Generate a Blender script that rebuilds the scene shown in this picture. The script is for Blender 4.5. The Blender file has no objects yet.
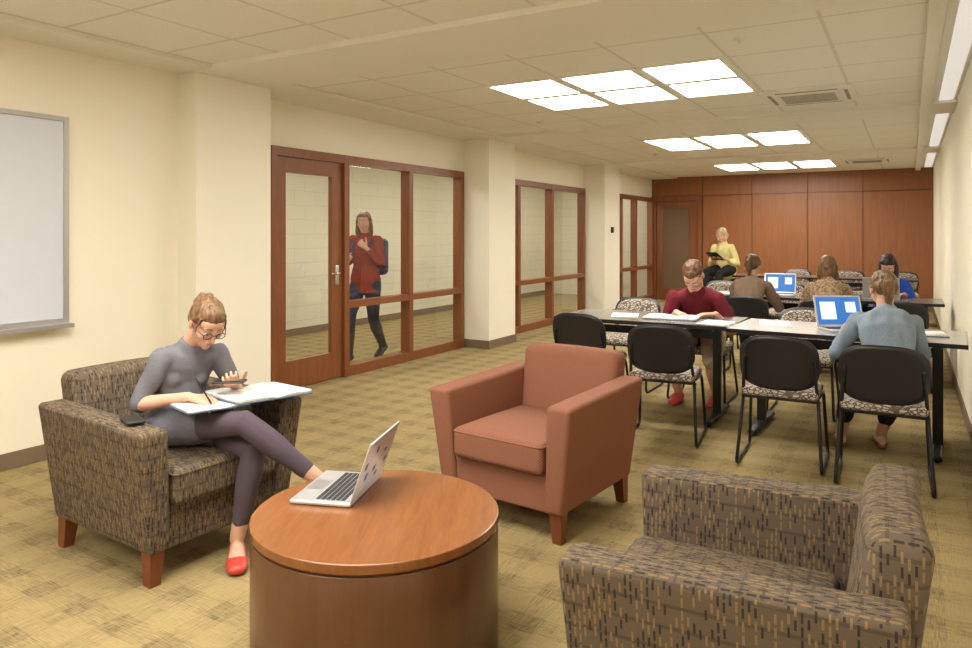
import bpy, bmesh, math, random
from mathutils import Vector, Matrix, noise
V=Vector
random.seed(3)
scene=bpy.context.scene
scene.view_settings.view_transform='Standard'
scene.view_settings.look='None'

# ------------------------------------------------------------ node helpers
class NT:
    def __init__(s,name,color=(.8,.8,.8),rough=.5,metal=0.0,spec=None):
        s.m=bpy.data.materials.new(name); s.m.use_nodes=True
        s.t=s.m.node_tree; s.b=s.t.nodes['Principled BSDF']
        s.b.inputs['Base Color'].default_value=(*color,1)
        s.b.inputs['Roughness'].default_value=rough
        s.b.inputs['Metallic'].default_value=metal
        if spec is not None: s.b.inputs['Specular IOR Level'].default_value=spec
        s.m.diffuse_color=(*color,1)
    def n(s,typ,ins=None,**kw):
        nd=s.t.nodes.new(typ)
        for k,v in kw.items(): setattr(nd,k,v)
        for k,v in (ins or {}).items():
            if isinstance(v,bpy.types.NodeSocket): s.t.links.new(v,nd.inputs[k])
            else: nd.inputs[k].default_value=v
        return nd
    def ma(s,op,a,b=0.0,c=None):
        d={0:a,1:b}
        if c is not None: d[2]=c
        return s.n('ShaderNodeMath',d,operation=op).outputs[0]
    def mix(s,f,a,b,blend='MIX'):
        if isinstance(a,tuple): a=(*a[:3],1)
        if isinstance(b,tuple): b=(*b[:3],1)
        nd=s.t.nodes.new('ShaderNodeMix'); nd.data_type='RGBA'; nd.blend_type=blend
        for i,v in ((0,f),(6,a),(7,b)):
            if isinstance(v,bpy.types.NodeSocket): s.t.links.new(v,nd.inputs[i])
            else: nd.inputs[i].default_value=v
        return nd.outputs[2]
    def coord(s,kind='UV',scale=(1,1,1)):
        if kind=='POS': o=s.n('ShaderNodeNewGeometry').outputs['Position']
        else: o=s.n('ShaderNodeTexCoord').outputs[kind]
        if scale==(1,1,1): return o
        return s.n('ShaderNodeVectorMath',{0:o,1:scale},operation='MULTIPLY').outputs[0]
    def noise(s,vec,scale=5,detail=3,rough=.5):
        return s.n('ShaderNodeTexNoise',{'Vector':vec,'Scale':scale,'Detail':detail,'Roughness':rough}).outputs[0]
    def ramp(s,f,lo,hi):
        return s.n('ShaderNodeMapRange',{0:f,1:lo,2:hi,3:0.0,4:1.0}).outputs[0]
    def color(s,sock): s.t.links.new(sock,s.b.inputs['Base Color']); return s
    def bump(s,h,strength=.3,dist=.01):
        b=s.n('ShaderNodeBump',{'Height':h,'Strength':strength,'Distance':dist})
        s.t.links.new(b.outputs[0],s.b.inputs['Normal']); return s
def plain(name,c,rough=.5,metal=0,spec=None,nb=None,vary=0.0):
    m=NT(name,c,rough,metal,spec)
    vec=m.coord('Object')
    f=m.noise(vec,(nb[0] if nb else 9),3)
    if vary: m.color(m.mix(f,tuple(x*(1-vary) for x in c),tuple(min(1,x*(1+vary)) for x in c)))
    if nb: m.bump(f,nb[1],nb[2])
    return m.m
def wood(name,c1,c2,kind='UV',sc=(16,1.2,1),rough=.35):
    m=NT(name,c1,rough)
    v=m.coord(kind,sc)
    a=m.noise(v,1.3,5,.6); b=m.noise(m.coord(kind,tuple(x*6 for x in sc)),1.0,3,.6)
    big=m.noise(m.coord(kind),1.2,2)
    f=m.ma('ADD',m.ma('MULTIPLY',m.ramp(a,.3,.7),.55),m.ma('MULTIPLY',m.ramp(b,.35,.65),.25))
    f=m.ma('ADD',f,m.ma('MULTIPLY',big,.25))
    m.color(m.mix(f,c1,c2)); m.bump(b,.04,.002)
    return m.m
def fabric(name,c,c2,scale=420,vary=None,wr=.006):
    m=NT(name,c,.9,spec=.2)
    f=m.noise(m.coord('Object'),scale,2); g=m.noise(m.coord('Object'),14,3)
    m.color(m.mix(m.ramp(f,.35,.65),c,c2)); m.bump(g,.5,wr)
    return m.m
def emis(name,c,st,base=1.0):
    m=bpy.data.materials.new(name); m.use_nodes=True; t=m.node_tree
    b=t.nodes['Principled BSDF']; b.inputs['Base Color'].default_value=(c[0]*base,c[1]*base,c[2]*base,1)
    b.inputs['Emission Color'].default_value=(*c,1); b.inputs['Emission Strength'].default_value=st
    return m

# ------------------------------------------------------------ materials
m_wall=plain('paint_cream',(.83,.775,.63),.85,nb=(90,.03,.002),vary=.02)
m_wall2=plain('paint_column',(.83,.785,.66),.85,nb=(90,.03,.002),vary=.02)
m_gyp=plain('paint_soffit',(.80,.775,.705),.9,nb=(60,.02,.002),vary=.02)
m_base=plain('rubber_base',(.18,.125,.075),.6,vary=.1)
m_white=plain('white_board',(.60,.63,.70),.22,vary=.02)
m_alu=plain('aluminium',(.55,.55,.56),.35,.8,vary=.05)
m_chrome=plain('chrome',(.7,.7,.7),.15,1,vary=.02)
m_blk=plain('black_plastic',(.012,.012,.014),.38,nb=(300,.05,.001),vary=.1)
m_blkm=plain('black_metal',(.015,.015,.017),.3,.3,vary=.1)
m_cherry=wood('cherry_wood',(.15,.046,.016),(.26,.092,.032),sc=(16,1.2,1))
m_panel=wood('cherry_panel',(.20,.068,.021),(.31,.118,.038),sc=(14,.9,1),rough=.4)
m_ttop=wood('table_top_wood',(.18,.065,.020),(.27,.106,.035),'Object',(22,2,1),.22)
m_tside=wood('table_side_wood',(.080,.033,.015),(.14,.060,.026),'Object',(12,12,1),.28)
m_leg=wood('leg_wood',(.12,.032,.012),(.19,.055,.02),sc=(20,3,1))
m_silver=plain('laptop_silver',(.62,.63,.65),.3,.6,vary=.03)
m_keys=plain('laptop_keys',(.03,.03,.035),.5,vary=.1)
m_paper=plain('paper',(.82,.82,.80),.8,vary=.04)
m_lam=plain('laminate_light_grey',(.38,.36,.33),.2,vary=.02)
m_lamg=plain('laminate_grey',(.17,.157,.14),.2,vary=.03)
m_light=emis('light_diffuser',(1.0,.955,.875),18.5)
m_clight=emis('corridor_diffuser',(1.0,.97,.88),24)
m_cove=emis('cove_light',(1.0,.95,.86),.62,.3)
m_disp=emis('display_blue',(.02,.12,.38),1.0)
m_disp2=emis('display_window',(.65,.75,.88),.8)

def carpet():
    m=NT('carpet',(.3,.2,.1),.95,spec=.1)
    p=m.n('ShaderNodeSeparateXYZ',{0:m.coord('POS')})
    x,y=p.outputs[0],p.outputs[1]
    def band(a,per,w): return m.ma('LESS_THAN',m.ma('FRACT',m.ma('DIVIDE',a,per)),w)
    P_=.25
    bx=band(x,P_,.45); by=band(y,P_,.45)
    bx2=band(m.ma('ADD',x,.08),P_,.12); by2=band(m.ma('ADD',y,.10),P_,.12)
    s1=m.noise(m.coord('POS',(210,14,1)),1,2); s2=m.noise(m.coord('POS',(14,210,1)),1,2)
    s1=m.ramp(s1,.34,.66); s2=m.ramp(s2,.34,.66)
    f=m.ma('ADD',m.ma('MULTIPLY',m.ma('MULTIPLY',bx,s1),.26),m.ma('MULTIPLY',m.ma('MULTIPLY',by,s2),.30))
    f=m.ma('ADD',f,m.ma('MULTIPLY',m.ma('MULTIPLY',bx,by),.07))
    f=m.ma('ADD',f,m.ma('MULTIPLY',m.ma('MULTIPLY',s1,s2),.48))
    c=m.mix(f,(.36,.270,.128),(.110,.088,.046))
    g=m.ma('MULTIPLY',m.ma('ADD',bx2,by2),.28)
    c=m.mix(g,c,(.32,.265,.112))
    m.color(c); m.bump(m.noise(m.coord('POS'),350,2),.5,.004)
    return m.m
m_carpet=carpet()
TX,TY,LX,LY=.635,.67,-2.98,5.03
def ceil_mat():
    m=NT('ceiling_tile',(.72,.69,.62),.95,spec=.1)
    p=m.n('ShaderNodeSeparateXYZ',{0:m.coord('POS')})
    fx=m.ma('FRACT',m.ma('DIVIDE',m.ma('ADD',p.outputs[0],-LX+TX*20),TX))
    fy=m.ma('FRACT',m.ma('DIVIDE',m.ma('ADD',p.outputs[1],-LY+TY*20),TY))
    lx=m.ma('LESS_THAN',fx,.035); ly=m.ma('LESS_THAN',fy,.035)
    l=m.ma('MAXIMUM',lx,ly)
    sp=m.ramp(m.noise(m.coord('POS'),70,3,.7),.3,.5)
    c=m.mix(sp,(.76,.735,.67),(.83,.805,.74))
    m.color(m.mix(m.ma('MULTIPLY',l,.45),c,(.50,.475,.42)))
    m.bump(m.ma('SUBTRACT',1,l),.4,.006)
    return m.m
m_ceil=ceil_mat()
def uphol():
    m=NT('armchair_weave',(.1,.08,.06),.85,spec=.2)
    p=m.n('ShaderNodeSeparateXYZ',{0:m.coord('UV')})
    cx,cy=.0145,.030
    U=m.ma('DIVIDE',p.outputs[0],cx); ix=m.ma('FLOOR',U)
    W=m.ma('ADD',m.ma('DIVIDE',p.outputs[1],cy),m.ma('MULTIPLY',ix,.37)); iv=m.ma('FLOOR',W)
    fu=m.ma('FRACT',U); fv=m.ma('FRACT',W)
    cv=m.n('ShaderNodeCombineXYZ',{0:ix,1:iv,2:3.0})
    rnd=m.n('ShaderNodeTexWhiteNoise',{0:cv.outputs[0]}).outputs[0]
    d=m.ma('MULTIPLY',m.ma('LESS_THAN',m.ma('ABSOLUTE',m.ma('SUBTRACT',fu,.5)),.20),m.ma('LESS_THAN',m.ma('ABSOLUTE',m.ma('SUBTRACT',fv,.5)),.38))
    tan=m.ma('MULTIPLY',d,m.ma('GREATER_THAN',rnd,.58)); drk=m.ma('MULTIPLY',d,m.ma('LESS_THAN',rnd,.34))
    hb=m.ma('LESS_THAN',m.ma('FRACT',m.ma('DIVIDE',p.outputs[1],.052)),.17)
    base=m.mix(m.noise(m.coord('UV'),500,1),(.092,.069,.048),(.150,.115,.080))
    c=m.mix(m.ma('MULTIPLY',hb,.45),base,(.045,.033,.027))
    c=m.mix(tan,c,(.22,.145,.072)); c=m.mix(drk,c,(.042,.030,.025))
    m.color(c); m.bump(m.noise(m.coord('UV'),700,1),.3,.002)
    return m.m
m_uph=uphol()
def coral():
    m=NT('rust_weave',(.4,.12,.07),.85,spec=.2)
    p=m.n('ShaderNodeSeparateXYZ',{0:m.coord('UV')})
    a=m.ma('LESS_THAN',m.ma('FRACT',m.ma('DIVIDE',p.outputs[0],.012)),.5)
    b=m.ma('LESS_THAN',m.ma('FRACT',m.ma('DIVIDE',p.outputs[1],.012)),.5)
    f=m.ma('ABSOLUTE',m.ma('SUBTRACT',a,b))
    m.color(m.mix(f,(.31,.132,.080),(.195,.080,.050))); m.bump(m.noise(m.coord('UV'),600,1),.3,.002)
    return m.m
m_coral=coral()
def stackpat():
    m=NT('chair_pattern',(.5,.45,.4),.85,spec=.2)
    w=m.n('ShaderNodeTexVoronoi',{'Vector':m.coord('UV',(1,1.8,1)),'Scale':32},feature='DISTANCE_TO_EDGE').outputs[0]
    f=m.ma('LESS_THAN',w,.12)
    m.color(m.mix(f,(.47,.42,.36),(.12,.09,.075)))
    return m.m
m_spat=stackpat()
def glass():
    m=bpy.data.materials.new('clear_glass'); m.use_nodes=True; t=m.node_tree
    for n in list(t.nodes): t.nodes.remove(n)
    o=t.nodes.new('ShaderNodeOutputMaterial'); mx=t.nodes.new('ShaderNodeMixShader')
    tr=t.nodes.new('ShaderNodeBsdfTransparent'); tr.inputs[0].default_value=(.97,.98,.97,1)
    gl=t.nodes.new('ShaderNodeBsdfGlossy'); gl.inputs['Roughness'].default_value=.0
    lw=t.nodes.new('ShaderNodeLayerWeight'); lw.inputs[0].default_value=.5
    p=t.nodes.new('ShaderNodeMath'); p.operation='POWER'; p.inputs[1].default_value=4.0
    q=t.nodes.new('ShaderNodeMath'); q.operation='MULTIPLY_ADD'; q.inputs[1].default_value=.8; q.inputs[2].default_value=.05
    t.links.new(lw.outputs['Facing'],p.inputs[0]); t.links.new(p.outputs[0],q.inputs[0])
    t.links.new(q.outputs[0],mx.inputs[0]); t.links.new(tr.outputs[0],mx.inputs[1]); t.links.new(gl.outputs[0],mx.inputs[2])
    t.links.new(mx.outputs[0],o.inputs[0]); return m
m_glass=glass()
def block():
    m=NT('painted_block',(.5,.5,.42),.8)
    br=m.n('ShaderNodeTexBrick',{'Vector':m.coord('UV'),'Color1':(.70,.66,.52,1),'Color2':(.68,.64,.50,1),'Mortar':(.60,.57,.45,1),'Scale':1.0,'Mortar Size':.005,'Brick Width':.40,'Row Height':.2})
    m.color(br.outputs[0]); return m.m
m_block=block()

# ------------------------------------------------------------ mesh helpers
def box_uv(me):
    uv=me.uv_layers.new(name='UVMap') if not me.uv_layers else me.uv_layers[0]
    for p in me.polygons:
        n=p.normal; ax=max(range(3),key=lambda i:abs(n[i]))
        for li in p.loop_indices:
            c=me.vertices[me.loops[li].vertex_index].co
            uv.data[li].uv=(c.x,c.y) if ax==2 else ((c.y,c.z) if ax==0 else (c.x,c.z))
def mesh_of(bm,name,mat,smooth=True,uv=True):
    bmesh.ops.recalc_face_normals(bm,faces=bm.faces)
    me=bpy.data.meshes.new(name); bm.to_mesh(me); bm.free()
    if smooth: me.polygons.foreach_set('use_smooth',[True]*len(me.polygons))
    if mat: me.materials.append(mat)
    if uv: box_uv(me)
    return me
def obj(name,me,parent=None,loc=(0,0,0),rz=0):
    o=bpy.data.objects.new(name,me); scene.collection.objects.link(o)
    o.location=loc; o.rotation_euler=(0,0,rz)
    if parent: o.parent=parent
    return o
def empty(name,loc=(0,0,0),rz=0):
    o=obj(name,None,None,loc,rz); o.empty_display_size=.1; return o
def addbox(bm,x0,x1,y0,y1,z0,z1,M=None):
    c=[V((x,y,z)) for z in (z0,z1) for y in (y0,y1) for x in (x0,x1)]
    if M: c=[M@v for v in c]
    v=[bm.verts.new(p) for p in c]
    for f in ((0,2,3,1),(4,5,7,6),(0,1,5,4),(2,6,7,3),(0,4,6,2),(1,3,7,5)): bm.faces.new([v[i] for i in f])
def box(name,x0,x1,y0,y1,z0,z1,mat,parent=None,bev=0):
    bm=bmesh.new(); addbox(bm,x0,x1,y0,y1,z0,z1)
    if bev: bmesh.ops.bevel(bm,geom=bm.edges[:],offset=bev,segments=2,affect='EDGES')
    return obj(name,mesh_of(bm,name,mat,False),parent)
def rbox(bm,h,r,M=None,puff=0,deform=None,mid=8):
    def samp(a):
        rr=min(r,a*.98); L=[-a+rr*i/4 for i in range(5)]
        for i in range(1,mid): L.append((-a+rr)+(2*a-2*rr)*i/mid)
        L+= [a-rr+rr*i/4 for i in range(5)]
        return L
    S=[samp(a) for a in h]; cache={}
    def vert(p):
        key=tuple(round(c,5) for c in p)
        if key in cache: return cache[key]
        q=V(p); inn=V([max(-(h[i]-min(r,h[i]*.98)),min(h[i]-min(r,h[i]*.98),q[i])) for i in range(3)])
        d=q-inn
        if d.length>1e-7:
            m_=max(abs(c) for c in d); d=d.normalized()*m_
        q=inn+d
        if puff:
            q.z+= (1 if q.z>0 else -.3)*puff*max(0,1-(q.x/h[0])**2)*max(0,1-(q.y/h[1])**2)
        if deform: q=deform(q)
        if M: q=M@q
        cache[key]=bm.verts.new(q); return cache[key]
    for ax in range(3):
        a,b=[i for i in range(3) if i!=ax]
        for sg in (-1,1):
            for i in range(len(S[a])-1):
                for j in range(len(S[b])-1):
                    ps=[]
                    for (u,w) in ((i,j),(i+1,j),(i+1,j+1),(i,j+1)):
                        p=[0,0,0]; p[ax]=sg*h[ax]; p[a]=S[a][u]; p[b]=S[b][w]; ps.append(vert(p))
                    try: bm.faces.new(ps)
                    except ValueError: pass
def loft(bm,pts,rad,side=None,n=14,cap=True):
    pts=[V(p) for p in pts]; rad=[(r,r) if not isinstance(r,(tuple,list)) else r for r in rad]
    N=len(pts); T=[]
    for i in range(N):
        t=(pts[min(N-1,i+1)]-pts[max(0,i-1)]); T.append(t.normalized())
    P=[];R=[];TT=[]
    if cap:
        r=min(rad[0])
        P+=[pts[0]-T[0]*r*.9,pts[0]-T[0]*r*.6]; R+=[tuple(x*.43 for x in rad[0]),tuple(x*.8 for x in rad[0])]; TT+=[T[0]]*2
    P+=pts;R+=rad;TT+=T
    if cap:
        r=min(rad[-1])
        P+=[pts[-1]+T[-1]*r*.6,pts[-1]+T[-1]*r*.9]; R+=[tuple(x*.8 for x in rad[-1]),tuple(x*.43 for x in rad[-1])]; TT+=[T[-1]]*2
    s=V(side) if side is not None else None
    if s is None:
        s=V((1,0,0)) if abs(T[0].x)<.8 else V((0,1,0))
    rings=[]
    for p,r,t in zip(P,R,TT):
        a=s-t*s.dot(t)
        if a.length<1e-4: a=t.orthogonal()
        a.normalize(); b=t.cross(a)
        if side is None: s=a
        rings.append([bm.verts.new(p+a*r[0]*math.cos(2*math.pi*k/n)+b*r[1]*math.sin(2*math.pi*k/n)) for k in range(n)])
    for A,B in zip(rings,rings[1:]):
        for k in range(n): bm.faces.new((A[k],A[(k+1)%n],B[(k+1)%n],B[k]))
    bm.faces.new(rings[0][::-1]); bm.faces.new(rings[-1])
def ell(bm,c,r,M3=None):
    res=bmesh.ops.create_uvsphere(bm,u_segments=18,v_segments=12,radius=1)
    for v in res['verts']:
        q=V((v.co.x*r[0],v.co.y*r[1],v.co.z*r[2]))
        if M3: q=M3@q
        v.co=q+V(c)
def roundpath(pts,r,seg=5):
    pts=[V(p) for p in pts]; out=[pts[0]]
    for i in range(1,len(pts)-1):
        a,b,c=pts[i-1],pts[i],pts[i+1]
        d1=(a-b);d2=(c-b); rr=min(r,d1.length*.45,d2.length*.45)
        p=b+d1.normalized()*rr;q=b+d2.normalized()*rr
        for k in range(seg+1):
            t=k/seg; out.append(p*(1-t)**2+b*2*t*(1-t)+q*t*t)
    out.append(pts[-1]); return out
def remesh(name,bm,vox,mat,parent,smooth=4,fold=0,fs=10,uv=True):
    bmesh.ops.recalc_face_normals(bm,faces=bm.faces)
    me=bpy.data.meshes.new(name+'_src'); bm.to_mesh(me); bm.free()
    o=obj(name,me,parent)
    r=o.modifiers.new('r','REMESH'); r.mode='VOXEL'; r.voxel_size=vox; r.use_smooth_shade=True
    s=o.modifiers.new('s','SMOOTH'); s.factor=.5; s.iterations=smooth
    dg=bpy.context.evaluated_depsgraph_get()
    me2=bpy.data.meshes.new_from_object(o.evaluated_get(dg)); o.modifiers.clear(); o.data=me2; bpy.data.meshes.remove(me)
    me2.name=name
    if fold:
        ns=[v.normal.copy() for v in me2.vertices]
        for v,n in zip(me2.vertices,ns):
            c=v.co; w=noise.noise(V((c.x*fs*1.6,c.y*fs*1.6,c.z*fs*.7)))
            v.co=c+n*fold*w
    me2.materials.clear(); me2.materials.append(mat)
    me2.polygons.foreach_set('use_smooth',[True]*len(me2.polygons))
    return o

# ------------------------------------------------------------ ROOM
ZC=2.60; YB=15.2; XR=.36; XW=-4.80
box('floor',-7.4,1.2,-2.2,YB+.2,-.1,0,m_carpet)
box('ceiling',-4.9,1.2,-2.2,YB+.2,ZC,ZC+.08,m_ceil)
def bb(name,x0,x1,y0,y1): box(name,x0,x1,y0,y1,0,.1,m_base,bev=.003)
box('wall_left',-4.8,-4.62,-2.2,3.4,0,ZC,m_wall)
bb('baseboard_left',-4.62,-4.608,-2.2,3.39)
cols=[(3.4,4.1),(7.57,8.25),(11.43,12.15)]
for i,(a,b) in enumerate(cols):
    box('column' if i==0 else 'column.%03d'%i,-4.9,-4.42,a,b,0,ZC,m_wall2)
    bm=bmesh.new(); addbox(bm,-4.42,-4.408,a-.012,b+.012,0,.1); addbox(bm,-4.79,-4.42,a-.012,a,0,.1)
    obj('baseboard_column_%d'%(i+1),mesh_of(bm,'b',m_base,False))
    box('trim_beam_%d'%(i+1),-4.42,XR,a,b,ZC-.035,ZC,m_gyp)
box('trim_soffit_left',-4.8,-4.25,-2.2,YB,ZC-.03,ZC,m_gyp)
box('trim_soffit_right',.08,.16,-2.2,YB,ZC-.05,ZC,m_gyp)
box('wall_header',-4.88,-4.8,4.1,YB,2.17,ZC,m_wall)
box('wall_return',-4.88,-4.8,4.1,4.42,0,2.17,m_wall)
box('wall_right',XR,XR+.15,-2.2,YB,0,ZC+.02,m_wall)
bb('baseboard_right',XR-.012,XR,-2.2,YB)
box('wall_rear',-4.9,XR+.2,-2.35,-2.2,0,ZC,m_wall)
# corridor
box('wall_corridor',-7.4,-7.3,-1,YB+1,0,ZC,m_block)
box('wall_corridor_end',-7.4,-4.85,YB+.2,YB+.3,0,ZC,m_block)
box('wall_corridor_start',-7.4,-4.85,-1.1,-1,0,ZC,m_block)
box('ceiling_corridor',-7.4,-4.88,-1,YB+.2,ZC,ZC+.08,m_gyp)
bb('baseboard_corridor',-7.3,-7.288,-1,YB)

# ---- far wood wall
e=empty('wall_far')
bm=bmesh.new(); addbox(bm,-4.9,XR+.1,YB+.03,YB+.15,0,ZC)
obj('backing',mesh_of(bm,'backing',m_leg,False),e)
xs=[-3.72,-2.74,-1.71,-.76,XR]
bm=bmesh.new(); g=.007
for a,b in zip(xs,xs[1:]):
    addbox(bm,a+g,b-g,YB,YB+.03,.1,2.19); addbox(bm,a+g,b-g,YB,YB+.03,2.21,ZC)
addbox(bm,-4.8,-3.72-g,YB,YB+.03,2.21,ZC)
obj('wood_panels',mesh_of(bm,'panels',m_panel,False),e)
bb('baseboard_far',-3.72,XR,YB-.012,YB)
e=empty('door_far')
bm=bmesh.new(); Y=YB
addbox(bm,-4.8,-4.70,Y-.04,Y+.03,0,2.2); addbox(bm,-3.82,-3.73,Y-.04,Y+.03,0,2.2); addbox(bm,-4.7,-3.82,Y-.04,Y+.03,2.1,2.2)
obj('frame',mesh_of(bm,'f',m_cherry,False),e)
bm=bmesh.new()
addbox(bm,-4.69,-4.56,Y-.01,Y+.03,.01,2.09); addbox(bm,-3.99,-3.83,Y-.01,Y+.03,.01,2.09)
addbox(bm,-4.56,-3.99,Y-.01,Y+.03,1.95,2.09); addbox(bm,-4.56,-3.99,Y-.01,Y+.03,.01,.25)
obj('leaf',mesh_of(bm,'l',m_cherry,False),e)
box('glass_lite',-4.56,-3.99,Y+.01,Y+.02,.25,1.95,plain('dark_glass',(.16,.10,.06),.1,vary=.1),e)

# ---- left glazing
def glazing(idx,ys,rail_from,door=False):
    e=empty('window_%d'%idx); w=.035; x0,x1=-4.87,-4.75
    bm=bmesh.new()
    for i,y in enumerate(ys): addbox(bm,x0,x1,y-w,y+w,0,2.17)
    addbox(bm,x0,x1-.002,ys[0],ys[-1],2.09,2.17)
    addbox(bm,x0,x1-.002,ys[rail_from],ys[-1],0,.10)
    addbox(bm,x0,x1-.002,ys[rail_from],ys[-1],.67,.735)
    bmesh.ops.recalc_face_normals(bm,faces=bm.faces)
    obj('frame',mesh_of(bm,'f',m_cherry,False),e)
    bm=bmesh.new()
    for a,b in zip(ys[rail_from:],ys[rail_from+1:]):
        for z0,z1 in ((.1,.67),(.735,2.09)):
            vs=[bm.verts.new((-4.81,y,z)) for y,z in ((a+w,z0),(b-w,z0),(b-w,z1),(a+w,z1))]; bm.faces.new(vs)
    obj('glass_panes',mesh_of(bm,'g',m_glass,False),e)
glazing(1,[4.455,5.385,6.44,7.5],1)
glazing(2,[8.3,9.0,10.1,11.36],0)
glazing(3,[12.2,13.2,14.05,15.12],0)
e=empty('door_1'); a,b=4.495,5.345; x0,x1=-4.83,-4.785
bm=bmesh.new()
addbox(bm,x0,x1,a,a+.12,.01,2.085);addbox(bm,x0,x1,b-.14,b,.01,2.085);addbox(bm,x0,x1,a+.12,b-.14,1.95,2.085);addbox(bm,x0,x1,a+.12,b-.14,.01,.26)
obj('leaf',mesh_of(bm,'l',m_cherry,False),e)
bm=bmesh.new(); vs=[bm.verts.new((-4.81,y,z)) for y,z in ((a+.12,.26),(b-.14,.26),(b-.14,1.95),(a+.12,1.95))]; bm.faces.new(vs)
obj('glass_lite',mesh_of(bm,'g',m_glass,False),e)
bm=bmesh.new(); rbox(bm,(.006,.025,.10),.005,Matrix.Translation((x1+.004,b-.07,1.0)))
loft(bm,roundpath([(x1+.0,b-.07,1.02),(x1+.05,b-.07,1.02),(x1+.05,b-.18,1.02)],.02),[.009]*8,n=8)
obj('lever_handle',mesh_of(bm,'h',m_chrome),e)

# ---- whiteboard
e=empty('whiteboard'); x=-4.62
box('panel',x,x+.015,.9,2.57,.86,2.12,m_white,e)
bm=bmesh.new()
addbox(bm,x,x+.03,.88,.91,.84,2.14);addbox(bm,x,x+.03,2.56,2.59,.84,2.14);addbox(bm,x,x+.03,.91,2.56,2.11,2.14);addbox(bm,x,x+.03,.91,2.56,.84,.87);addbox(bm,x,x+.09,.88,2.59,.815,.84)
obj('frame_and_tray',mesh_of(bm,'w',m_alu,False),e)
# thermostat / switches
box('thermostat',-4.42,-4.40,11.72,11.82,1.42,1.52,m_blk,bev=.004)
box('light_switch',-4.42,-4.412,11.72,11.80,1.12,1.24,m_paper,bev=.002)

# ---- ceiling lights
def lightgroup(y0,first=False):
    for r in range(2):
        for c in range(3):
            e=empty('ceiling_light'); X=LX+TX*c; Yy=y0+TY*r; z=ZC
            bm=bmesh.new(); t=.045; A=TX-.005; B=TY-.005
            addbox(bm,X+.005,X+A,Yy+.005,Yy+t,z-.012,z+.01);addbox(bm,X+.005,X+A,Yy+B+.005-t,Yy+B,z-.012,z+.01)
            addbox(bm,X+.005,X+t,Yy+t,Yy+B-t,z-.012,z+.01);addbox(bm,X+A-t,X+A,Yy+t,Yy+B-t,z-.012,z+.01)
            addbox(bm,X+t,X+A-t,Yy+TY/2-.008,Yy+TY/2+.008,z-.012,z-.006)
            obj('housing',mesh_of(bm,'h',m_gyp,False),e)
            box('diffuser',X+t,X+A-t,Yy+t,Yy+B-t,z-.006,z-.001,m_light,e)
for y in (1.01,5.00,LY+TY*6-.13,LY+TY*12-.32): lightgroup(y)
lightgroup(-1.4)
# corridor strip lights, with extra strips added near the glass to brighten the corridor
for i,yy in enumerate((1.0,3.5,6.0,8.5,11.0,13.5)):
    e=empty('corridor_light'); box('diffuser',-5.9,-5.6,yy,yy+1.2,ZC-.02,ZC-.005,m_clight,e); box('housing',-5.92,-5.58,yy-.02,yy+1.22,ZC-.008,ZC,m_gyp,e)
# cove on right
e=empty('cove_light'); box('tube',.22,.33,-1,YB-.2,ZC-.012,ZC-.004,m_cove,e); box('tray',.17,.35,-1.1,YB-.1,ZC-.004,ZC,m_gyp,e)
# cassette vents
m_vent=plain('vent_grey',(.30,.29,.27),.7,vary=.1)
def vent(x,y,n):
    e=empty('ceiling_vent'); s=.36
    bm=bmesh.new(); z=ZC
    addbox(bm,x-s,x+s,y-s,y+s,z-.018,z)
    addbox(bm,x-.25,x+.25,y-.25,y+.25,z-.026,z-.018)
    obj('housing',mesh_of(bm,'v',m_gyp,False),e)
    bm=bmesh.new()
    for k in range(8): addbox(bm,x-.21,x+.21,y-.2+.052*k,y-.2+.052*k+.022,z-.029,z-.026)
    for s2 in (-1,1):
        addbox(bm,x-.24,x+.24,y+s2*.295-.014,y+s2*.295+.014,z-.021,z-.018)
        addbox(bm,x+s2*.295-.014,x+s2*.295+.014,y-.24,y+.24,z-.021,z-.018)
    obj('grille',mesh_of(bm,'g',m_vent,False),e)
vent(-.75,6.80,1); vent(-.6,13.2,2)
for i,(x,y) in enumerate(((-3.4,6.9),(-2.0,2.9),(-.9,4.6),(-3.3,10.6))):
    bm=bmesh.new(); loft(bm,[(x,y,ZC),(x,y,ZC-.006)],[.04,.04],n=20,cap=False); loft(bm,[(x,y,ZC-.006),(x,y,ZC-.03)],[.012,.012],n=12,cap=False)
    obj('ceiling_sprinkler',mesh_of(bm,'sp',m_gyp))

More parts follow.
